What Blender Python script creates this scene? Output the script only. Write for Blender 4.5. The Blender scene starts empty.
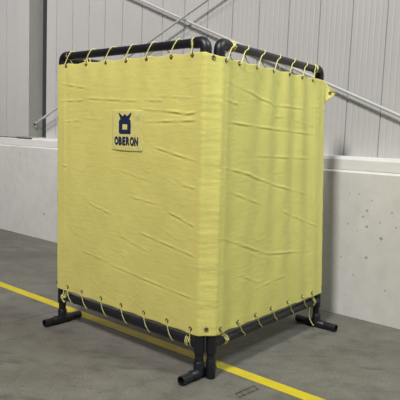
import bpy, bmesh, math, random
import numpy as np
from mathutils import Vector, Matrix, noise

random.seed(4)
sc = bpy.context.scene
COL = sc.collection
PI = math.pi

# ------------------------------------------------------------------ helpers
def V(*a):
    return Vector(a)

def new_mesh(name, verts, faces, m, parent=None, smooth=True, kind=None):
    """verts in world space; ONE mesh object, origin at its parent's origin"""
    me = bpy.data.meshes.new(name)
    off = parent['base'] if parent is not None else (0, 0, 0)
    off = Vector(off)
    me.from_pydata([tuple(Vector(v) - off) for v in verts], [], faces)
    me.update()
    bm = bmesh.new(); bm.from_mesh(me)
    bmesh.ops.recalc_face_normals(bm, faces=bm.faces)
    bm.to_mesh(me); bm.free()
    if smooth:
        me.polygons.foreach_set('use_smooth', [True] * len(me.polygons))
        me.set_sharp_from_angle(angle=math.radians(40))
    if m: me.materials.append(m)
    o = bpy.data.objects.new(name, me)
    COL.objects.link(o)
    if parent is not None:
        o.parent = parent['obj']
    if kind: o['kind'] = kind
    return o

class MB:
    """collects shapes for one mesh"""
    def __init__(s): s.v = []; s.f = []
    def add(s, v, f):
        n = len(s.v); s.v += [tuple(x) for x in v]; s.f += [tuple(i + n for i in q) for q in f]
        return s
    def box(s, c, ax, ay, az):
        """box from centre and three half axes"""
        c = Vector(c); P = []
        for i in (-1, 1):
            for j in (-1, 1):
                for k in (-1, 1):
                    P.append(c + ax * i + ay * j + az * k)
        return s.add(P, [(0, 1, 3, 2), (4, 6, 7, 5), (0, 4, 5, 1), (2, 3, 7, 6), (0, 2, 6, 4), (1, 5, 7, 3)])
    def sweep(s, pts, radii, n=14, caps=True, inner=None):
        """tube swept along points; inner = wall-inside radius gives a hollow tube"""
        pts = [Vector(p) for p in pts]
        if not hasattr(radii, '__len__'): radii = [radii] * len(pts)
        tang = []
        for i in range(len(pts)):
            a = pts[max(i - 1, 0)]; b = pts[min(i + 1, len(pts) - 1)]
            t = b - a
            if t.length < 1e-7: t = tang[-1].copy() if tang else V(0, 0, 1)
            tang.append(t.normalized())
        up = V(0, 0, 1) if abs(tang[0].z) < .9 else V(1, 0, 0)
        u = tang[0].cross(up).normalized()
        vv, ff = [], []
        for p, t, r in zip(pts, tang, radii):
            u = (u - t * u.dot(t)).normalized(); w = t.cross(u)
            for k in range(n):
                a = 2 * PI * k / n
                vv.append(p + (u * math.cos(a) + w * math.sin(a)) * r)
        L = len(pts)
        for i in range(L - 1):
            for k in range(n):
                k2 = (k + 1) % n
                ff.append((i * n + k, i * n + k2, (i + 1) * n + k2, (i + 1) * n + k))
        if inner is not None:
            base = len(vv)
            u0 = tang[0].cross(up).normalized()
            u = u0
            for p, t in zip(pts, tang):
                u = (u - t * u.dot(t)).normalized(); w = t.cross(u)
                for k in range(n):
                    a = 2 * PI * k / n
                    vv.append(p + (u * math.cos(a) + w * math.sin(a)) * inner)
            for i in range(L - 1):
                for k in range(n):
                    k2 = (k + 1) % n
                    ff.append((base + i * n + k2, base + i * n + k, base + (i + 1) * n + k, base + (i + 1) * n + k2))
            for k in range(n):
                k2 = (k + 1) % n
                ff.append((k2, k, base + k, base + k2))
                e = (L - 1) * n
                ff.append((e + k, e + k2, base + e + k2, base + e + k))
        elif caps:
            ff.append(tuple(reversed(range(n)))); ff.append(tuple(range((L - 1) * n, L * n)))
        return s.add(vv, ff)
    def build(s, name, m, parent=None, **kw):
        return new_mesh(name, s.v, s.f, m, parent, **kw)

def catmull(P, sub=6):
    P = [Vector(p) for p in P]; out = []
    for i in range(len(P) - 1):
        p0 = P[max(i - 1, 0)]; p1 = P[i]; p2 = P[i + 1]; p3 = P[min(i + 2, len(P) - 1)]
        for k in range(sub):
            t = k / sub
            out.append(.5 * ((2 * p1) + (p2 - p0) * t + (2 * p0 - 5 * p1 + 4 * p2 - p3) * t * t + (3 * p1 - p0 - 3 * p2 + p3) * t ** 3))
    out.append(P[-1]); return out

# ------------------------------------------------------------------ materials
def mat(name, col, rough=.6, metal=0, spec=.5):
    m = bpy.data.materials.new(name); m.use_nodes = True
    b = m.node_tree.nodes['Principled BSDF']
    b.inputs['Base Color'].default_value = (*col, 1); b.inputs['Roughness'].default_value = rough
    b.inputs['Metallic'].default_value = metal; b.inputs['Specular IOR Level'].default_value = spec
    return m, m.node_tree, b

def nd(nt, t, **kw):
    n = nt.nodes.new(t)
    for k, v in kw.items():
        if k.startswith('i_'): n.inputs[k[2:].replace('_', ' ')].default_value = v
        else: setattr(n, k, v)
    return n

def math_n(nt, op, a, b=None, c=None):
    n = nt.nodes.new('ShaderNodeMath'); n.operation = op
    for i, x in enumerate((a, b, c)):
        if x is None: continue
        if isinstance(x, (int, float)): n.inputs[i].default_value = x
        else: nt.links.new(x, n.inputs[i])
    return n.outputs[0]

def noise_n(nt, vec, scale, detail=4, rough=.55, lac=2.0):
    n = nd(nt, 'ShaderNodeTexNoise'); n.inputs['Scale'].default_value = scale
    n.inputs['Detail'].default_value = detail; n.inputs['Roughness'].default_value = rough
    nt.links.new(vec, n.inputs['Vector']); return n.outputs['Fac']

def ramp(nt, fac, stops):
    r = nd(nt, 'ShaderNodeValToRGB'); e = r.color_ramp.elements
    while len(e) < len(stops): e.new(.5)
    for x, (p, c) in zip(e, stops):
        x.position = p; x.color = (*c, 1) if len(c) == 3 else c
    nt.links.new(fac, r.inputs[0]); return r.outputs[0]

def mixc(nt, fac, a, b, blend='MIX'):
    n = nd(nt, 'ShaderNodeMix', data_type='RGBA', blend_type=blend)
    for s, x in ((n.inputs[0], fac), (n.inputs[6], a), (n.inputs[7], b)):
        if isinstance(x, (int, float)): s.default_value = x
        elif isinstance(x, tuple): s.default_value = (*x, 1)
        else: nt.links.new(x, s)
    return n.outputs[2]

def bump(nt, bsdf, h, strength, dist):
    b = nd(nt, 'ShaderNodeBump'); b.inputs['Strength'].default_value = strength; b.inputs['Distance'].default_value = dist
    nt.links.new(h, b.inputs['Height']); nt.links.new(b.outputs[0], bsdf.inputs['Normal'])

def coords(nt):
    return nd(nt, 'ShaderNodeTexCoord').outputs['Object']

# fitted wall frame: d runs along the wall, n points into it
D = V(.76133784, -.64835538, 0); N = V(.64835538, .76133784, 0)
WD = 5.042
def wp(s, off, z):
    return D * s + N * (WD + off) + V(0, 0, z)

def smear(g, b): return (g, g * b, g * b * b)

# concrete floor -----------------------------------------------------
m_floor, nt, b = mat('floor_concrete', (.2, .19, .17), .62, spec=.35)
co = coords(nt)
big = noise_n(nt, co, 1.1, 5, .62); mid = noise_n(nt, co, 5.5, 6, .65); fine = noise_n(nt, co, 60, 3, .6)
c = ramp(nt, big, [(.3, (.118, .110, .093)), (.5, (.150, .141, .123)), (.72, (.184, .175, .158))])
c2 = ramp(nt, mid, [(.30, (.70, .69, .66)), (.48, (.97, .97, .97)), (.56, (1.02, 1.02, 1.02)), (.75, (1.18, 1.18, 1.17))])
c = mixc(nt, 1.0, c, c2, 'MULTIPLY')
c3 = ramp(nt, fine, [(.3, (.84, .84, .84)), (.65, (1.10, 1.10, 1.10))])
c = mixc(nt, 1.0, c, c3, 'MULTIPLY')
# dark scuffs, stretched along the wall direction
mp = nd(nt, 'ShaderNodeMapping'); mp.inputs['Rotation'].default_value = (0, 0, .71); mp.inputs['Scale'].default_value = (.8, 4, 1)
nt.links.new(co, mp.inputs[0])
sf = noise_n(nt, mp.outputs[0], 2.4, 6, .7)
c = mixc(nt, ramp(nt, sf, [(.54, (0, 0, 0)), (.68, (.6, .6, .6))]), c, (.075, .066, .054))
sp = noise_n(nt, co, 19, 5, .7)
c = mixc(nt, ramp(nt, sp, [(.60, (0, 0, 0)), (.70, (.5, .5, .5))]), c, (.06, .052, .043))
c = mixc(nt, ramp(nt, noise_n(nt, co, 27, 4, .65), [(.62, (0, 0, 0)), (.74, (.35, .35, .35))]), c, (.34, .33, .31))
# sawn joint, square to the wall
dt = nd(nt, 'ShaderNodeVectorMath', operation='DOT_PRODUCT'); dt.inputs[1].default_value = D; nt.links.new(co, dt.inputs[0])
wob = math_n(nt, 'MULTIPLY', math_n(nt, 'SUBTRACT', noise_n(nt, co, 9, 3), .5), .02)
dist = math_n(nt, 'ABSOLUTE', math_n(nt, 'ADD', math_n(nt, 'ADD', dt.outputs['Value'], 4.338), wob))
jl = math_n(nt, 'MULTIPLY', math_n(nt, 'LESS_THAN', dist, .007), .6)
c = mixc(nt, jl, c, (.07, .06, .05))
nt.links.new(c, b.inputs['Base Color'])
bump(nt, b, mid, .12, .01)
nt.links.new(math_n(nt, 'MULTIPLY_ADD', mid, .3, .45), b.inputs['Roughness'])

# concrete wall ------------------------------------------------------
m_conc, nt, b = mat('wall_concrete', (.62, .61, .59), .8, spec=.25)
co = coords(nt)
big = noise_n(nt, co, .8, 4, .6); mid = noise_n(nt, co, 7, 5, .65)
c = ramp(nt, big, [(.3, (.575, .562, .55)), (.7, (.655, .643, .628))])
c = mixc(nt, 1.0, c, ramp(nt, mid, [(.3, (.93, .93, .93)), (.65, (1.03, 1.03, 1.03))]), 'MULTIPLY')
holes = [(-2.437, 1.175, .006), (-2.346, 1.183, .008), (-2.256, 1.034, .013), (-2.291, .973, .009), (-2.248, .884, .014), (-2.123, .938, .008),
         (-2.102, .793, .017), (-2.232, .594, .014), (-2.436, .888, .008), (-2.34, .834, .006), (-2.485, .56, .008), (-2.349, .409, .008),
         (-2.027, .321, .009), (-2.507, .723, .006), (-2.214, 1.131, .007), (-2.018, 1.043, .008), (-1.971, .913, .009), (-2.565, .497, .008),
         (-2.413, .2, .007), (-7.382, .392, .02), (-8.042, 1.27, .016), (-8.18, .683, .012), (-2.632, .98, .006)]
acc = None
wob = nd(nt, 'ShaderNodeTexNoise'); wob.inputs['Scale'].default_value = 40; nt.links.new(co, wob.inputs['Vector'])
wv = nd(nt, 'ShaderNodeVectorMath', operation='MULTIPLY_ADD'); wv.inputs[1].default_value = (.012,) * 3
nt.links.new(wob.outputs['Color'], wv.inputs[0]); nt.links.new(co, wv.inputs[2])
for s, z, r in holes:
    dn = nd(nt, 'ShaderNodeVectorMath', operation='DISTANCE'); nt.links.new(wv.outputs[0], dn.inputs[0])
    dn.inputs[1].default_value = wp(s, 0, z) + V(.006, .006, .006)
    k = nd(nt, 'ShaderNodeMapRange', interpolation_type='SMOOTHSTEP'); nt.links.new(dn.outputs['Value'], k.inputs[0])
    for i, x in ((1, r * .6), (2, r * 1.3), (3, 1), (4, 0)): k.inputs[i].default_value = x
    acc = k.outputs[0] if acc is None else math_n(nt, 'MAXIMUM', acc, k.outputs[0])
c = mixc(nt, math_n(nt, 'MULTIPLY', acc, .62), c, (.17, .16, .16))
nt.links.new(c, b.inputs['Base Color'])
bump(nt, b, math_n(nt, 'SUBTRACT', math_n(nt, 'MULTIPLY', mid, .3), acc), .25, .01)

# painted things ------------------------------------------------------
def painted(name, col, rough, var=.06, sc_=6, metal=0, spec=.5):
    m, nt, b = mat(name, col, rough, metal, spec)
    f = noise_n(nt, coords(nt), sc_, 4)
    lo = tuple(x * (1 - var) for x in col); hi = tuple(min(1, x * (1 + var)) for x in col)
    nt.links.new(ramp(nt, f, [(.3, lo), (.7, hi)]), b.inputs['Base Color'])
    return m
m_clad = painted('cladding_paint', (.495, .482, .482), .5, .025, 1.5)
m_curb = painted('curb_paint', (.74, .72, .715), .6, .04, 5)
m_col = painted('column_grey_paint', (.265, .257, .243), .55, .05, 4)
m_flange = painted('column_white_flashing', (.50, .487, .487), .5, .03, 3)
m_rod = painted('rod_paint', (.50, .49, .485), .45, .05, 20)
m_clev = painted('bracket_paint', (.36, .35, .34), .5, .06, 30)
m_line, nt, b = mat('floor_paint_yellow', (.72, .55, .03), .55)
co = coords(nt); f = noise_n(nt, co, 8, 6, .7)
nt.links.new(ramp(nt, f, [(.28, (.36, .285, .03)), (.45, (.54, .43, .014)), (.7, (.60, .48, .016))]), b.inputs['Base Color'])
m_sten = painted('stencil_ink', (.075, .068, .06), .7, .4, 40)
m_pipe = painted('black_pipe', (.011, .0115, .016), .36, .2, 30, spec=.5)
m_fit = painted('black_fitting', (.010, .0105, .015), .42, .2, 50, spec=.45)
m_rope = painted('yellow_rope', (.70, .64, .27), .8, .12, 60)
m_brass = painted('grommet_metal', (.21, .17, .09), .42, .2, 80, metal=.7)
m_navy = painted('navy_print', (.007, .015, .075), .65, .15, 60)

def fabric(name, base, transl):
    m, nt, b = mat(name, base, .72, spec=.3)
    co = coords(nt)
    f = noise_n(nt, co, 3.2, 5, .6)
    lo = tuple(x * .94 for x in base); hi = tuple(x * 1.05 for x in base)
    c = ramp(nt, f, [(.3, lo), (.7, hi)])
    nt.links.new(c, b.inputs['Base Color'])
    b.inputs['Sheen Weight'].default_value = .12; b.inputs['Sheen Roughness'].default_value = .4
    mp = nd(nt, 'ShaderNodeMapping'); mp.inputs['Scale'].default_value = (3.2, 3.2, 17); mp.inputs['Rotation'].default_value = (.12, .12, 0)
    nt.links.new(co, mp.inputs[0])
    hgt = math_n(nt, 'ADD', noise_n(nt, co, 30, 6, .7), math_n(nt, 'MULTIPLY', noise_n(nt, mp.outputs[0], 2.2, 6, .68), 1.6))
    bump(nt, b, hgt, .26, .008)
    tr = nd(nt, 'ShaderNodeBsdfTranslucent'); nt.links.new(c, tr.inputs[0])
    mx = nd(nt, 'ShaderNodeMixShader'); mx.inputs[0].default_value = transl
    out = nt.nodes['Material Output']
    nt.links.new(b.outputs[0], mx.inputs[1]); nt.links.new(tr.outputs[0], mx.inputs[2]); nt.links.new(mx.outputs[0], out.inputs[0])
    return m
m_fab = fabric('yellow_fabric', (.715, .645, .188), .03)
m_patch = fabric('patch_fabric', (.715, .65, .215), .05)

# ------------------------------------------------------------------ the setting
S0, S1 = -14.0, 4.0
fl = MB().add([(-14, -6, 0), (12, -6, 0), (12, 14, 0), (-14, 14, 0)], [(0, 1, 2, 3)]).build('floor', m_floor, smooth=False, kind='structure')

CT = 1.402            # top of the concrete wall
mb = MB()
prof = [(0, 0), (0, CT - .025), (.03, CT), (.60, CT), (.60, 0)]
vv = [wp(s, o, z) for s in (S0, S1) for o, z in prof]; n = len(prof)
mb.add(vv, [(i, (i + 1) % n, n + (i + 1) % n, n + i) for i in range(n)] + [tuple(range(n)), tuple(range(n, 2 * n))])
mb.build('wall_back', m_conc, smooth=False, kind='structure')

CB = 1.525            # top of the light curb the cladding stands on
mb = MB()
prof = [(.022, CT), (.022, CB - .03), (.034, CB), (.60, CB), (.60, CT)]
vv = [wp(s, o, z) for s in (S0, S1) for o, z in prof]
mb.add(vv, [(i, (i + 1) % n, n + (i + 1) % n, n + i) for i in range(n)] + [tuple(range(n)), tuple(range(n, 2 * n))])
mb.build('trim_1', m_curb, smooth=False, kind='structure')

# metal cladding: vertical sheets with folded seams and shallow ribs
def cladding(name, s_from, s_to, seams, off=.25):
    P = [(s_from, .0)]
    def sheet(a, b):
        k = 6
        for i in range(1, k):
            x = a + (b - a) * i / k
            P.extend([(x - .010, .0), (x - .005, .0014), (x + .005, .0014), (x + .010, .0)])
    edges = [s_from] + [x for x in seams if s_from + .02 < x < s_to - .02] + [s_to]
    for a, b in zip(edges[:-1], edges[1:]):
        sheet(a, b)
        if b != s_to:
            P.extend([(b - .008, .0), (b - .004, .016), (b + .004, .016), (b + .008, .0)])
    P.append((s_to, .0)); P += [(s_to, .06), (s_from, .06)]
    n = len(P); Z0, Z1 = CB, 8.0
    vv = [wp(s, off + o, z) for z in (Z0, Z1) for s, o in P]
    ff = [(i, (i + 1) % n, n + (i + 1) % n, n + i) for i in range(n)]
    return MB().add(vv, ff).build(name, m_clad, smooth=False, kind='structure')
seams_r = [-7.465, -7.076, -6.697, -6.35, -5.991, -5.613, -5.24, -4.87, -4.5, -4.13, -3.763, -3.38, -3.014, -2.655, -2.303, -1.93, -1.56, -1.19, -.82, -.45, -.08, .3, .7, 1.1, 1.5, 1.9, 2.3, 2.7, 3.1, 3.5]
cladding('wall_back_cladding', -7.715, S1, seams_r)
cladding('wall_back_cladding_left', S0, -8.125, sorted(-8.454 - .37 * i for i in range(0, 15)), .015)
# dark recess strip behind the slot beside the column
mb = MB().box(wp(-7.79, .43, (CB + 8) / 2), D * .09, N * .02, V(0, 0, (8 - CB) / 2))
mb.build('wall_back_recess', m_col, smooth=False, kind='structure')

# building column: grey steel box with a white flashing over its front, on a base plate
col_root = {'obj': bpy.data.objects.new('building_column', None), 'base': wp(-7.95, .12, CB)}
COL.objects.link(col_root['obj']); col_root['obj'].location = col_root['base']; col_root['obj']['kind'] = 'structure'
zc = (CB + .018 + 8) / 2; hz = (8 - CB - .018) / 2
MB().box(wp(-7.965, .130, zc), D * .145, N * .122, V(0, 0, hz)).build('column_body', m_col, col_root, smooth=False)
MB().box(wp(-7.968, .004, zc), D * .152, N * .004, V(0, 0, hz)).build('column_flashing', m_flange, col_root, smooth=False)
MB().box(wp(-7.96, .13, CB + .009), D * .21, N * .128, V(0, 0, .009)).build('base_plate', m_clev, col_root, smooth=False)

# ------------------------------------------------------------------ bracing rods (an X across the wall)
def thing(name, label, cat, base, group=None):
    o = bpy.data.objects.new(name, None); COL.objects.link(o); o.location = base
    o['label'] = label; o['category'] = cat
    if group: o['group'] = group
    return {'obj': o, 'base': Vector(base)}
def rod(label, a, b, off, r):
    A = wp(a[0], off, a[1]); B = wp(b[0], off, b[1]); t = (B - A).normalized()
    th = thing('brace_rod', label, 'brace', A, 'bracing rods crossing on the wall')
    MB().sweep([A, B], r, 12).build('rod', m_rod, th)
    # threaded sleeve + gusset at the foot of the rod
    MB().sweep([A + t * .10, A + t * .12, A + t * .34, A + t * .36], [r * 1.1, r * 1.35, r * 1.35, r * 1.1], 12).build('turnbuckle', m_rod, th)
    return th, A, B, t
kA = (1.915 - 3.344) / (-2.07 + 5.545)
thA, A, B, t = rod('pale bracing rod sloping down to the right across the metal wall above the screen', (-7.5, 3.348 + kA * (-7.5 + 5.559)), (-1.4, 3.348 + kA * (-1.4 + 5.559)), .16, .015)
MB().box(B + V(0, 0, -.02), D * .05, N * .07, V(0, 0, .05)).build('anchor_bracket', m_clev, thA, smooth=False)
kB = (3.202 - 1.692) / (-4.40 + 7.914)
thB, A, B, t = rod('pale bracing rod rising to the right from the foot of the grey wall column', (-7.795, 1.692 + kB * (.119)), (-2.2, 1.692 + kB * (-2.2 + 7.914)), .11, .014)
MB().box(wp(-7.79, .11, 1.735), D * .026, N * .008, V(0, 0, .045)).build('anchor_bracket', m_clev, thB, smooth=False)
MB().sweep([wp(-7.782, .085, 1.735), wp(-7.782, .135, 1.735)], .016, 12).build('pin', m_fit, thB)

# ------------------------------------------------------------------ floor line and mark
def on_floor(P, z=.0012):
    return [(*p, z) for p in P]
mid_off = 3.2227; hw = .052
lv = []
for s in np.linspace(-12, 3, 60):
    for e in (-hw, hw):
        p = D * float(s) + N * (mid_off + e + .004 * noise.noise(V(float(s) * 3, e * 30, 0)))
        lv.append((p.x, p.y, .0015))
o = MB().add(lv, [(2 * i, 2 * i + 1, 2 * i + 3, 2 * i + 2) for i in range(59)]).build('floor_line', m_line, smooth=False)
o['label'] = 'worn yellow painted line running along the concrete floor beneath the screen'; o['category'] = 'floor marking'

# small stencilled box of strokes on the floor by the line
C0 = V(.310, 3.555, 0); ex = V(.70, .714, 0); ey = V(-.45, .893, 0)
mb = MB()
def stroke(x0, y0, x1, y1, w=.008):
    a = C0 + ex * x0 + ey * y0; b_ = C0 + ex * x1 + ey * y1
    t = (b_ - a).normalized(); q = t.cross(V(0, 0, 1)) * w
    for k in range(1):
        mb.add([a - q + V(0, 0, .001), b_ - q + V(0, 0, .001), b_ + q + V(0, 0, .001), a + q + V(0, 0, .001)], [(0, 1, 2, 3)])
for y in (0, .055): stroke(-.01, y, .19, y)
for x in (0, .03, .05, .085, .11, .18): stroke(x, 0, x, .055, .005)
o = mb.build('floor_stencil', m_sten, smooth=False)
o['label'] = 'small dark faded stencil mark on the concrete floor near the yellow line'; o['category'] = 'floor marking'

# ------------------------------------------------------------------ the screen
ZT, ZB, R, RF, RB = 2.27, .247, .0302, .0385, .035
POST = [  # base xy, top shift over ZT
    (V(-1.15940, 4.87249, 0), V(-.01501, -.01143, 0)),
    (V(.03778, 3.83251, 0), V(-.03853, -.04123, 0)),
    (V(.12092, 3.83972, 0), V(-.03328, .00134, 0)),
    (V(1.08843, 5.03012, 0), V(-.09951, .05472, 0))]
dr0 = (POST[3][0] - POST[2][0]).normalized()
POST.append((POST[0][0] + dr0 * 1.53, V(-.03, .03, 0)))       # rear post of the side frame
def post(i, z):
    b_, t = POST[i]; return b_ + t * (z / ZT) + V(0, 0, z)
dl = (POST[1][0] - POST[0][0]).normalized(); dr = dr0
nl = V(dl.y, -dl.x, 0); nr = V(dr.y, -dr.x, 0)

scr = thing('safety_screen', 'tall yellow fabric safety screen laced to a black pipe frame on the concrete floor', 'screen', V(-.05, 4.45, 0))


def make_post(i, z0, z1):
    return MB().sweep([post(i, z0), post(i, z0 + (z1 - z0) / 2), post(i, z1)], R, 20).build('post', m_pipe, scr)

def tee(i, axis):
    """side-outlet tee joining the bottom rail"""
    mb = MB()
    mb.sweep([post(i, ZB - .068), post(i, ZB - .064), post(i, ZB + .060), post(i, ZB + .064)], [RF - .004, RF, RF, RF - .004], 22)
    c = post(i, ZB)
    mb.sweep([c, c + axis * .075, c + axis * .079], [RF - .001, RF - .001, RF - .005], 22)
    return mb

def elbow(i, axis):
    c = post(i, ZT); rad = .045; pts = []; 
    down = (post(i, ZT - .1) - c).normalized()
    cen = c + axis * rad + down * rad
    pts.append(c + down * .088); pts.append(c + down * .084)
    for k in range(9):
        a = PI / 2 * k / 8
        pts.append(cen - axis * rad * math.cos(a) - down * rad * math.sin(a))
    pts.append(c + axis * .084); pts.append(c + axis * .088)
    rr = [RF - .004] + [RF] * (len(pts) - 2) + [RF - .004]
    return MB().sweep(pts, rr, 22)

def foot(i, axis, l0, l1):
    c = post(i, .036)
    p = MB().sweep([c - axis * l0, c - axis * .05, c + axis * .05, c + axis * l1], .0315, 20, inner=.025).build('foot', m_pipe, scr)
    mb = MB()
    mb.sweep([c - axis * .088, c - axis * .084, c + axis * .084, c + axis * .088], [.033, .036, .036, .033], 22)
    mb.sweep([c, c + V(0, 0, .080), c + V(0, 0, .085)], [RF - .001, RF - .001, RF - .005], 22)
    o = mb.build('foot_tee', m_fit, scr)
    o.parent = p
    return p

def rail(name, a, b, sag=0, R=R):
    P = [a + (b - a) * (k / 10) - V(0, 0, sag * math.sin(PI * k / 10)) for k in range(11)]
    return MB().sweep(P, R, 20).build(name, m_pipe, scr)

def sub(o, parent):            # sub-part: hang it under its part, same origin
    o.parent = parent; return o

for i, j in ((0, 1), (2, 3)):
    ax = (post(j, ZT) - post(i, ZT)).normalized(); axb = (post(j, ZB) - post(i, ZB)).normalized()
    tr = rail('top_rail', post(i, ZT) + ax * .07, post(j, ZT) - ax * .07)
    br = rail('bottom_rail', post(i, ZB) + axb * .05, post(j, ZB) - axb * .05, .0, RB)
    for k, sg in ((i, 1), (j, -1)):
        z0 = .0 if k == 2 else .07
        p = make_post(k, z0, ZT - .06)
        sub(elbow(k, ax * sg).build('elbow', m_fit, scr), p)
        sub(tee(k, axb * sg).build('tee', m_fit, scr), p)
        if k == 2:
            c = post(2, 0)
            sub(MB().sweep([c, post(2, .004), post(2, .13), post(2, .135)], [.031, .034, .034, .031], 22).build('end_sleeve', m_fit, scr), p)
foot(0, dr, .185, .19)
foot(1, dr, .185, .165)
foot(3, dl, .20, .20)
foot(4, dl, .20, .20)
# side frame running back from the left corner
a3 = post(0, ZT) + V(.022, .055, -.012); b3 = post(4, ZT)
ax3 = (b3 - a3).normalized()
rail('top_rail', a3, b3 - ax3 * .07)
p = make_post(4, .07, ZT - .06); sub(elbow(4, -ax3).build('elbow', m_fit, scr), p)
# --- curtain surface -------------------------------------------------
OFF = .044
ZC0, ZC1 = .314, 2.204
ZTOP_R = 2.182
ZGT_L, ZGT_R, ZGB = 2.187, 2.163, .355
GU_L = [.062, .234, .387, .535, .674, .827, .952]
GB_L = [.084, .21, .365, .519, .678, .831, .973]
GU_R = [.010, .120, .266, .420, .575, .720, .860]
GB_R = [.022, .160, .311, .456, .623, .773, .886]
LC = [[(0.011, 2.049), (0.244, 2.004)], [(0.012, 1.906), (0.229, 1.911)], [(0.229, 1.927), (0.621, 1.898)], [(0.649, 1.841), (0.859, 1.821), (0.929, 1.809), (1.027, 1.829)], [(0.67, 1.752), (1.029, 1.771)], [(0.748, 1.931), (0.959, 1.913)], [(0.731, 1.577), (0.878, 1.533), (1.048, 1.489)], [(0.828, 1.133), (0.925, 1.096)], [(0.907, 1.332), (1.053, 1.313)], [(0.566, 1.203), (0.765, 1.178)], [(0.253, 1.105), (0.439, 1.044)], [(0.913, 1.093), (1.05, 1.041)], [(0.639, 0.949), (1.039, 0.85)], [(0.416, 0.652), (0.778, 0.594), (1.019, 0.564)], [(0.031, 1.379), (0.075, 1.375)], [(0.654, 1.906), (0.786, 1.897)], [(0.978, 1.221), (1.045, 1.206)], [(0.974, 1.375), (1.039, 1.409)], [(0.214, 1.77), (0.374, 1.759)], [(0.03, 1.735), (0.198, 1.754)], [(0.492, 1.388), (0.698, 1.339)], [(0.191, 0.699), (0.43, 0.666)], [(0.5, 0.895), (0.708, 0.818)]]
LA = [1, .9, 1, 1.6, 1.2, .5, 1.3, 1.6, 1.1, .7, .9, 1.2, 1.1, .9, 1.2, .8, 1.3, 1.2, .5, .7, .5, .6, .6]
RC = [[(0.02, 2.038), (0.444, 1.918), (0.875, 1.919)], [(0.012, 1.771), (0.371, 1.744), (0.924, 1.714)], [(0.001, 1.468), (0.258, 1.404)], [(0.277, 1.54), (0.903, 1.511)], [(0.112, 1.445), (0.484, 1.31), (0.831, 1.211)], [(0.05, 1.305), (0.372, 1.168)], [(-0.03, 1.01), (0.196, 0.899), (0.416, 0.795), (0.886, 0.723)], [(0.513, 1.121), (0.943, 0.922)], [(0.294, 0.55), (0.6, 0.585)], [(-0.02, 1.92), (0.119, 1.892)], [(0.653, 1.821), (0.896, 1.78)], [(0.163, 0.696), (0.353, 0.587)]]
RA = [.8, .9, .7, .7, .9, .6, .8, .6, .5, .9, .5, .5]
LC += [[(.055, 2.16), (.05, 1.2), (.048, .42)]]; LA += [.9]
RC += [[(.885, 2.1), (.893, 1.3), (.90, .42)], [(.03, 2.1), (.03, .45)]]; RA += [1.0, .6]
_r = random.Random(9)
for lines, amps in ((LC, LA), (RC, RA)):          # fainter small wrinkles
    for k in range(34):
        u0 = _r.uniform(.04, .9); z0 = _r.uniform(.42, 2.05); du = _r.uniform(.04, .16); sl = _r.uniform(-.55, .12)
        if lines is LC and .33 < u0 < .66 and 1.5 < z0 < 1.9: continue
        lines.append([(u0, z0), (u0 + du, z0 + du * 1.55 * sl)]); amps.append(_r.uniform(.12, .34))
W_L, W_R = 1.5858, 1.534

def crease(S, Z, lines, amps, W):
    """narrow folds along polylines, raised with a hollow beneath; S in metres"""
    h = np.zeros_like(S)
    for ln, am in zip(lines, amps):
        best = np.full_like(S, 9.0); sgn = np.zeros_like(S); tt = np.zeros_like(S); n = len(ln) - 1
        for q in range(n):
            x0, z0 = ln[q][0] * W, ln[q][1]; x1, z1 = ln[q + 1][0] * W, ln[q + 1][1]
            L2 = (x1 - x0) ** 2 + (z1 - z0) ** 2
            t = np.clip(((S - x0) * (x1 - x0) + (Z - z0) * (z1 - z0)) / L2, 0, 1)
            dx = S - x0 - t * (x1 - x0); dz = Z - z0 - t * (z1 - z0)
            dd = np.sqrt(dx * dx + dz * dz); k = dd < best
            best = np.where(k, dd, best); sgn = np.where(k, dz, sgn); tt = np.where(k, (q + t) / n, tt)
        fade = np.minimum(1, np.minimum(tt, 1 - tt) * 5 + .15)
        wv = .75 + .4 * np.sin(tt * 17 + x0 * 31)
        g = np.exp(-(best / .0085) ** 2) - .7 * np.exp(-((sgn + .015) / .010) ** 2) * np.exp(-(best / .03) ** 2)
        h += am * .0036 * g * fade * wv
    return h

def vnoise(S, Z, fx, fz, seed):
    h = np.zeros_like(S); r = np.random.RandomState(seed)
    for k in range(7):
        a = r.uniform(.5, 1.6); b_ = r.uniform(.4, 1.6); p = r.uniform(0, 6.28, 2); q = r.uniform(-1, 1)
        h += np.sin(S * fx * a + Z * fz * q * .6 + p[0]) * np.sin(Z * fz * b_ + S * fx * q * .5 + p[1])
    return h / 7

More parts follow.
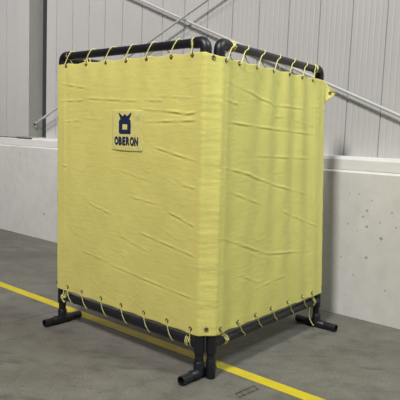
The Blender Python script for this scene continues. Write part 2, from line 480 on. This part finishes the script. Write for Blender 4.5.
def disp(panel, u, z):
    """outward displacement of the cloth from its flat plane (metres)"""
    u = np.asarray(u, float); z = np.asarray(z, float)
    W = W_L if panel == 0 else W_R; S = u * W
    ctr = np.minimum(1, np.maximum(0, np.minimum(u, 1 - u) / .05)); ctr = ctr * ctr * (3 - 2 * ctr)
    gu = GU_L if panel == 0 else GU_R; gb = GB_L if panel == 0 else GB_R
    ph = np.interp(u, gu, np.arange(len(gu)) * 2 * PI); phb = np.interp(u, gb, np.arange(len(gb)) * 2 * PI)
    top = np.exp(-(ZC1 - z) / (.22 if panel == 0 else .75)); bot = np.exp(-(z - ZC0) / .20)
    h = -(.011 if panel == 0 else .010) * .5 * (1 - np.cos(ph)) * top - .006 * .5 * (1 - np.cos(phb)) * bot
    if panel == 0:
        # soft vertical swells
        h += .0065 * vnoise(S, z, 9, 1.6, 3) + .0030 * vnoise(S, z, 16, 13, 5) + .0012 * vnoise(S, z, 34, 30, 6)
        h += .004 * np.exp(-((S - .10 - .03 * (2.2 - z)) / .03) ** 2) * np.clip((z - 1.0) / .5, 0, 1) * -1
        pt = np.exp(-(((u - .53) / .13) ** 4)) * np.exp(-(((z - 1.69) / .19) ** 4))
        h *= 1 - .75 * pt
        h += crease(S, z, LC, LA, W)
    else:
        h += .0075 * np.sin(S * 23 + .8 + .25 * np.sin(z * 2.1)) * (.35 + .65 * np.exp(-(ZC1 - z) / 1.4))
        h += .0060 * vnoise(S, z, 11, 1.2, 11) + .0022 * vnoise(S, z, 18, 12, 12) + .0010 * vnoise(S, z, 34, 28, 13)
        h += crease(S, z, RC, RA, W)
    return h * ctr

def surf(panel, u, z, lift=0.0):
    i, j, nn = (0, 1, nl) if panel == 0 else (2, 3, nr)
    a = post(i, z); b_ = post(j, z)
    p = a + (b_ - a) * u
    ub = (b_ - a).normalized(); nz = V(ub.y, -ub.x, 0)
    return p + nz * (OFF + float(disp(panel, u, z)) + lift)

# columns of the cloth, left hem to right hem: ('arc', post, angle) or ('flat', panel, u)
ang = lambda v: math.atan2(v.y, v.x)
aL, aR = ang(nl), ang(nr)
cols = []
a_start = aL - PI * 1.02                       # hem turned round behind the left post
cols.append(('tail', 0, a_start, .05)); cols.append(('tail', 0, a_start, .025))
for k in range(15): cols.append(('arc', 0, a_start + (aL - a_start) * k / 15))
NU = 200
for k in range(NU + 1): cols.append(('flat', 0, k / NU))
d12 = POST[2][0] - POST[1][0]; a12 = ang(V(d12.y, -d12.x, 0))
for k in range(1, 7): cols.append(('arc', 1, aL + (a12 - aL) * k / 6))
for k in range(1, 7): cols.append(('bridge', k / 7))
for k in range(0, 7): cols.append(('arc', 2, a12 + (aR - a12) * k / 7))
NR = 185
for k in range(NR + 1): cols.append(('flat', 1, k / NR))
a_end = aR + PI * 1.02
for k in range(1, 16): cols.append(('arc', 3, aR + (a_end - aR) * k / 15))
cols.append(('tail', 3, a_end, .03)); cols.append(('tail', 3, a_end, .06))

NZ = 330
zt = np.linspace(0, 1, NZ + 1)
def ztop(c):
    if c[0] == 'flat':
        g = GU_L if c[1] == 0 else GU_R
        if g[0] < c[2] < g[-1]:
            ph = np.interp(c[2], g, np.arange(len(g)) * 2 * PI); return (ZC1 if c[1] == 0 else ZTOP_R) - .008 * .5 * (1 - math.cos(ph))
    if c[0] == 'flat' and c[1] == 1 or c[0] in ('arc', 'tail') and c[1] == 3: return ZTOP_R
    if c[0] == 'bridge': return ZC1 - .006 - .014 * c[1]
    if c[0] == 'arc' and c[1] == 2: return ZTOP_R
    return ZC1 - .004
def zbot(c):
    if c[0] == 'flat':
        g = GB_L if c[1] == 0 else GB_R
        if g[0] < c[2] < g[-1]:
            ph = np.interp(c[2], g, np.arange(len(g)) * 2 * PI); return ZC0 + .003 * .5 * (1 - math.cos(ph))
    return ZC0 + (.004 if c[0] in ('arc', 'tail', 'bridge') and c[1] in (0, 3) else .0)
verts = []
for ci, c in enumerate(cols):
    z0, z1 = zbot(c), ztop(c); zs = z0 + (z1 - z0) * zt
    if c[0] == 'flat':
        h = disp(c[1], np.full_like(zs, c[2]), zs)
        i, j = (0, 1) if c[1] == 0 else (2, 3)
    for k, z in enumerate(zs):
        z = float(z)
        wr = .0022 * noise.noise(V(ci * .02, z * 9, 3)) + .0016 * noise.noise(V(ci * .05, z * 31, 7))
        if c[0] == 'flat':
            a = post(i, z); b_ = post(j, z); ub = (b_ - a).normalized()
            verts.append(a + (b_ - a) * c[2] + V(ub.y, -ub.x, 0) * (OFF + float(h[k])))
        elif c[0] == 'arc':
            verts.append(post(c[1], z) + V(math.cos(c[2]), math.sin(c[2]), 0) * (OFF + wr))
        elif c[0] == 'bridge':
            q = V(math.cos(a12), math.sin(a12), 0) * (OFF + wr - .004 * math.sin(PI * c[1]))
            verts.append(post(1, z) + (post(2, z) - post(1, z)) * c[1] + q)
        else:
            aa = c[2]; t = V(math.cos(aa), math.sin(aa), 0)
            along = V(-t.y, t.x, 0) * (c[3] if c[1] == 3 else -c[3])
            verts.append(post(c[1], z) + t * OFF + along)
m1 = NZ + 1; faces = []
for i in range(len(cols) - 1):
    for k in range(NZ):
        faces.append((i * m1 + k, (i + 1) * m1 + k, (i + 1) * m1 + k + 1, i * m1 + k + 1))
cur = new_mesh('curtain', verts, faces, m_fab, scr)
cur['label'] = 'wrinkled yellow fabric curtain'
sm = cur.modifiers.new('thickness', 'SOLIDIFY'); sm.thickness = .0022; sm.offset = 0

# loose corner of cloth standing out behind the right post
f0 = post(3, 2.17)
cd = (dr * .35 + V(.93, -.36, 0) * .65).normalized()
fv = []; ff = []; nu_, nv_ = 10, 14
for a in range(nu_ + 1):
    for b_ in range(nv_ + 1):
        x = a / nu_; y = b_ / nv_
        half = .115 * (1 - x * .97)
        z = 2.085 + (y - .5) * 2 * half
        w = .012 * math.sin(x * 3 + y * 4)
        fv.append(post(3, z) + cd * (.030 + .130 * x) + V(cd.y, -cd.x, 0) * (-.02 - .05 * x + w))
for a in range(nu_):
    for b_ in range(nv_):
        ff.append((a * (nv_ + 1) + b_, (a + 1) * (nv_ + 1) + b_, (a + 1) * (nv_ + 1) + b_ + 1, a * (nv_ + 1) + b_ + 1))
flap = sub(new_mesh('curtain_flap', fv, ff, m_fab, scr), cur)
sm = flap.modifiers.new('thickness', 'SOLIDIFY'); sm.thickness = .003; sm.offset = 0

# grommets
def ring(c, nn, r=.0115, t=.0042):
    nn = nn.normalized(); u = nn.cross(V(0, 0, 1)).normalized(); w = nn.cross(u)
    P = [c + (u * math.cos(a) + w * math.sin(a)) * r for a in [2 * PI * k / 18 for k in range(19)]]
    return P, t
def grommet(c, nn):
    P, t = ring(c, nn); mb = MB(); mb.sweep(P, t, 8, caps=False)
    nn = nn.normalized(); u = nn.cross(V(0, 0, 1)).normalized(); w = nn.cross(u)
    Q = [c + nn * .0018 + (u * math.cos(a) + w * math.sin(a)) * .010 for a in [2 * PI * k / 18 for k in range(18)]]
    mb.add(Q, [tuple(range(18))])
    return sub(mb.build('grommet', m_brass, scr), cur)
for us, z, pn, nn in ((GU_L, ZGT_L, 0, nl), (GB_L, ZGB, 0, nl), (GU_R, ZGT_R, 1, nr), (GB_R, ZGB, 1, nr)):
    for u in us: grommet(surf(pn, u, z, .002), nn)
n12 = V(math.cos(a12), math.sin(a12), 0)
for z in (2.172, .362):
    grommet((post(1, z) + post(2, z)) * .5 + n12 * (OFF - .001), n12)
gl = post(0, .36) + V(math.cos(aL - .9), math.sin(aL - .9), 0) * (OFF + .003)
grommet(gl, gl - post(0, .36))
tip = post(3, 2.085) + cd * .108 + V(cd.y, -cd.x, 0) * (-.045)
grommet(tip + V(cd.y, -cd.x, 0) * .006, V(cd.y, -cd.x, 0))

# lacing rope: helix round the rail, dipping through each grommet
RR = .0037
def lace(pn, us, zg, zr, top, adv):
    R = globals()['R'] if top else RB
    i, j = (0, 1) if pn == 0 else (2, 3)
    a, b_ = post(i, zr), post(j, zr); t = (b_ - a).normalized(); nn = V(t.y, -t.x, 0)
    W = (b_ - a).length; sg = 1 if top else -1
    def Q(u, y, z):      # y: outwards from the rail axis, z: towards the far side of the rail from the cloth
        return a + (b_ - a) * u + nn * y + V(0, 0, sg * z)
    gap = abs(zr - zg); rr = R + RR
    P = []
    # end wraps at the first grommet
    def wraps(u0, turns, du):
        for k in range(int(turns * 8) + 1):
            an = -PI / 2 + 2 * PI * k / 8
            P.append(Q(u0 + du * k / 8, rr * math.cos(an), rr * math.sin(an)))
    adv0 = adv
    for q, u in enumerate(us):
        adv = adv0 if q < len(us) - 1 else (-.006 if pn == 0 else .06)
        if q == 0:
            wraps(.032 if pn == 0 else .072, 2.25, .0095)
            P.append(Q(u + .01, -.01, -gap * .75))
        P.append(Q(u - .003, OFF - .022, -gap + .004))
        P.append(Q(u, OFF + .006, -gap))
        P.append(Q(u + .05 * adv, OFF + .011, -gap + .012))
        P.append(Q(u + .40 * adv, R + .012, -R * .75))
        P.append(Q(u + .70 * adv, rr + .002, .1 * R))
        P.append(Q(u + .88 * adv, rr * .68, rr * .76))
        P.append(Q(u + adv, 0, rr + .001))
        bk = .82 * (us[q + 1] - u) - adv if q < len(us) - 1 else .02
        P.append(Q(u + adv + .12 * bk, -rr * .8, rr * .62))
        P.append(Q(u + adv + .30 * bk, -rr, -.1 * R))
        if q < len(us) - 1:
            P.append(Q(u + adv + .60 * bk, -R * .9, -R * .95))
            P.append(Q(u + adv + bk, -.004, -gap * .70))
        else:
            wraps(.936 if pn == 0 else .925, 2.25, .0095)
    return P
def rope(P, name='lacing_rope', r=RR):
    return MB().sweep(catmull(P, 5), r, 8).build(name, m_rope, scr)
rope(lace(0, GU_L, ZGT_L, ZT, True, .025)); rope(lace(1, GU_R, ZGT_R, ZT, True, .105))
rope(lace(0, GB_L, ZGB, ZB, False, .028)); rope(lace(1, GB_R, ZGB, ZB, False, .092))
# ties on the side rail and a loose end hanging at the far right foot
P = []
for k in range(21):
    an = 2 * PI * k / 8; up = V(0, 0, 1); q = ax3.cross(up).normalized()
    P.append(a3 + ax3 * (.15 + .004 * k) + (q * math.cos(an) + up * math.sin(an)) * (R + RR))
rope(P)
h0 = post(3, ZB) - dr * .16 + nr * .02 + V(0, 0, -.03)
rope([h0 + V(0, 0, .05) - nr * .05, h0, h0 + V(.0, 0, -.06), h0 + V(.012, -.005, -.11), h0 + V(.035, -.01, -.15), h0 + V(.045, -.012, -.16)], 'rope_end')
# knot at the left lower corner
k0 = post(0, ZB + .01) + dl * .075 + nl * .043
P = [k0 + V(0, 0, .09) + dl * .005, k0 + V(0, 0, .03), k0 + nl * .012 + V(0, 0, .008) - dl * .012, k0 + V(0, 0, -.012) - dl * .01 + nl * .01, k0 + nl * .016 + dl * .012 + V(0, 0, -.01), k0 + nl * .02 + dl * .01 + V(0, 0, .012),
     k0 - dl * .008 + nl * .02, k0 + nl * .012 + V(0, 0, -.025) + dl * .004, k0 + dl * .025 + V(0, 0, -.045) + nl * .006]
rope(P, 'rope_knot', .0046)

# --- patch and print -------------------------------------------------
def on_cloth(pts2, faces, name, m, lift, thick=.0012):
    o = new_mesh(name, [surf(0, u, z, lift) for u, z in pts2], faces, m, scr)
    md = o.modifiers.new('thickness', 'SOLIDIFY'); md.thickness = thick; md.offset = 0
    return sub(o, cur)
PX0, PX1, PZ0, PZ1 = .441, .655, 1.536, 1.834
G = 36; pv = []; pf = []
for a in range(G + 1):
    for b_ in range(G + 1):
        x, y = a / G, b_ / G
        ex_ = .006 * math.sin(y * 9) * (1 if x == 1 else 0)
        pv.append((PX0 + (PX1 - PX0) * x + ex_, PZ0 + (PZ1 - PZ0) * y + .006 * math.sin(PI * x) * (-1 if y == 0 else 0)))
for a in range(G):
    for b_ in range(G):
        pf.append((a * (G + 1) + b_, (a + 1) * (G + 1) + b_, (a + 1) * (G + 1) + b_ + 1, a * (G + 1) + b_ + 1))
po = new_mesh('logo_patch', [surf(0, u, z, .0022 + .0026 * noise.noise(V(u * 45, z * 22, 1)) + .004 * max(0, 1 - 9 * min(abs((u - PX0) / (PX1 - PX0) - (z - PZ0) / (PZ1 - PZ0)), abs((u - PX0) / (PX1 - PX0) + (z - PZ0) / (PZ1 - PZ0) - 1))) * (abs(u - .530) > .085) * (abs(z - 1.69) > .0) - .0012 * max(0, 1 - 60 * min(u - PX0, PX1 - u)) ) for u, z in pv], pf, m_patch, scr)
md = po.modifiers.new('thickness', 'SOLIDIFY'); md.thickness = .002; md.offset = 0
sub(po, cur); po['label'] = 'paler square fabric patch behind the navy emblem'

# emblem: a crown over a rounded square ring, drawn in metres about its own centre
UC = .5345
def m2u(x): return UC + x / W_L
def grid_fill(inside, x0, x1, z0, z1, nx, nz):
    """dense filled shape: cells whose centre is inside, with vertices snapped to the cell grid"""
    idx = {}; pts = []; fcs = []
    def vid(i, k):
        if (i, k) not in idx:
            idx[(i, k)] = len(pts); pts.append((m2u(x0 + (x1 - x0) * i / nx), z0 + (z1 - z0) * k / nz))
        return idx[(i, k)]
    for i in range(nx):
        for k in range(nz):
            x = x0 + (x1 - x0) * (i + .5) / nx; z = z0 + (z1 - z0) * (k + .5) / nz
            if inside(x, z): fcs.append((vid(i, k), vid(i + 1, k), vid(i + 1, k + 1), vid(i, k + 1)))
    return pts, fcs
def rrect(x, z, hx, hz, r):
    qx = max(abs(x) - hx + r, 0); qz = max(abs(z) - hz + r, 0)
    return math.hypot(qx, qz) <= r if (abs(x) > hx - r and abs(z) > hz - r) else (abs(x) <= hx and abs(z) <= hz)
ZR = 1.712
def ins_ring(x, z):
    return rrect(x, z - ZR, .066, .052, .014) and not rrect(x, z - ZR, .0285, .021, .003)
def ins_crown(x, z):
    zz = z - (ZR + .0555)
    if zz < 0 or zz > .046: return False
    if zz < .020: return abs(x) <= .052 + zz * .25
    # three points: outward-leaning side points and a low middle one
    if abs(x) <= .022: return zz < .020 + .018 * (1 - abs(x) / .022)
    e = .052 + zz * .45
    return abs(x) <= e and zz - .020 < .030 * max(0, (abs(x) - .022) / (e - .022)) ** 1.3
def ins_emblem(x, z):
    return ins_ring(x, z) or ins_crown(x, z)
pts2, fcs = grid_fill(ins_emblem, -.085, .085, ZR - .055, ZR + .105, 85, 80)
on_cloth(pts2, fcs, 'navy_emblem', m_navy, .0068)
# lettering
TW, TH, TZ, TU = .272, .062, 1.577, .544
pts2, fcs = [], []
CW = [TW * k / 1.025 for k in (.185, .165, .148, .172, .188, .167)]
for q, ch in enumerate('OBERON'):
    cu = bpy.data.curves.new('lettering_curve', 'FONT'); cu.body = ch; cu.size = .085; cu.offset = .0040; cu.resolution_u = 6
    to = bpy.data.objects.new('lettering_tmp', cu); COL.objects.link(to)
    dg = bpy.context.evaluated_depsgraph_get(); dg.update()
    tm = bpy.data.meshes.new_from_object(to.evaluated_get(dg))
    bpy.data.objects.remove(to); bpy.data.curves.remove(cu)
    bm = bmesh.new(); bm.from_mesh(tm)
    xs = [v.co.x for v in bm.verts]; ys = [v.co.y for v in bm.verts]
    bmesh.ops.triangulate(bm, faces=bm.faces)
    bmesh.ops.subdivide_edges(bm, edges=[e for e in bm.edges if e.calc_length() > .02], cuts=2)
    bmesh.ops.triangulate(bm, faces=bm.faces)
    bm.verts.ensure_lookup_table()
    lw = CW[q] * (.92 if ch in 'ONR' else .84); n0 = len(pts2); x0 = sum(CW[:q]) + CW[q] * (.06 if ch in 'ON' else .10 if ch == 'R' else .07) - TW / 2
    for v in bm.verts:
        pts2.append((TU + (x0 + (v.co.x - min(xs)) / (max(xs) - min(xs)) * lw) / W_L, TZ + (v.co.y - min(ys)) / (max(ys) - min(ys)) * TH))
    fcs += [tuple(v.index + n0 for v in f.verts) for f in bm.faces]
    bm.free(); bpy.data.meshes.remove(tm)
on_cloth(pts2, fcs, 'navy_lettering', m_navy, .0068)

# ------------------------------------------------------------------ light
def area(name, loc, target, size, power, col=(1, 1, 1), size_y=None):
    l = bpy.data.lights.new(name, 'AREA'); l.energy = power; l.color = col; l.size = size
    if size_y: l.shape = 'RECTANGLE'; l.size_y = size_y
    o = bpy.data.objects.new(name, l); COL.objects.link(o); o.location = loc
    o.rotation_euler = (Vector(target) - Vector(loc)).to_track_quat('-Z', 'Y').to_euler()
    return o
el = math.radians(48)
hd = (-N * .95 + D * .30).normalized()
tg = V(0, 4.5, 1)
WARM = (1, .97, .93)
area('high_bay_or_fill', tg + (hd * math.cos(el) + V(0, 0, math.sin(el))) * 9.5, tg, 1.3, 860, WARM)
o = area('high_bay_or_fill', V(-6.5, 4.0, 8.0), V(-3.4, 8.8, 2.4), 1.4, 80, WARM); o.data.spread = math.radians(80)  # unseen fill added to lift the left wall, cone narrowed to it
area('high_bay_or_fill', V(5.0, 1.2, 8.3), V(.6, 4.5, 1), 1.6, 440, (.86, 1, .93))  # unseen greenish fill added to brighten the right side of the curtain

w = bpy.data.worlds.new('warehouse_air'); sc.world = w; w.use_nodes = True
bg = w.node_tree.nodes['Background']; bg.inputs[0].default_value = (.93, .97, 1, 1); bg.inputs[1].default_value = .05

# ------------------------------------------------------------------ camera (fitted to the photograph)
cam = bpy.data.cameras.new('camera'); co_ = bpy.data.objects.new('camera', cam); COL.objects.link(co_)
cam.sensor_width = 36; cam.sensor_fit = 'HORIZONTAL'; cam.lens = 575.7315 / 400 * 36; cam.clip_end = 100
r_ = V(.99921695, .00444219, .0393162); u_ = V(-.03956636, .11218388, .99289943); f_ = V(0, .99367754, -.11227179)
M = Matrix((( r_.x, u_.x, -f_.x, 0), (r_.y, u_.y, -f_.y, 0), (r_.z, u_.z, -f_.z, 1.67351469), (0, 0, 0, 1)))
co_.matrix_world = M
sc.camera = co_
vs = sc.view_settings
vs.view_transform = 'Standard'; vs.look = 'None'; vs.exposure = 0; vs.gamma = 1; vs.use_curve_mapping = False
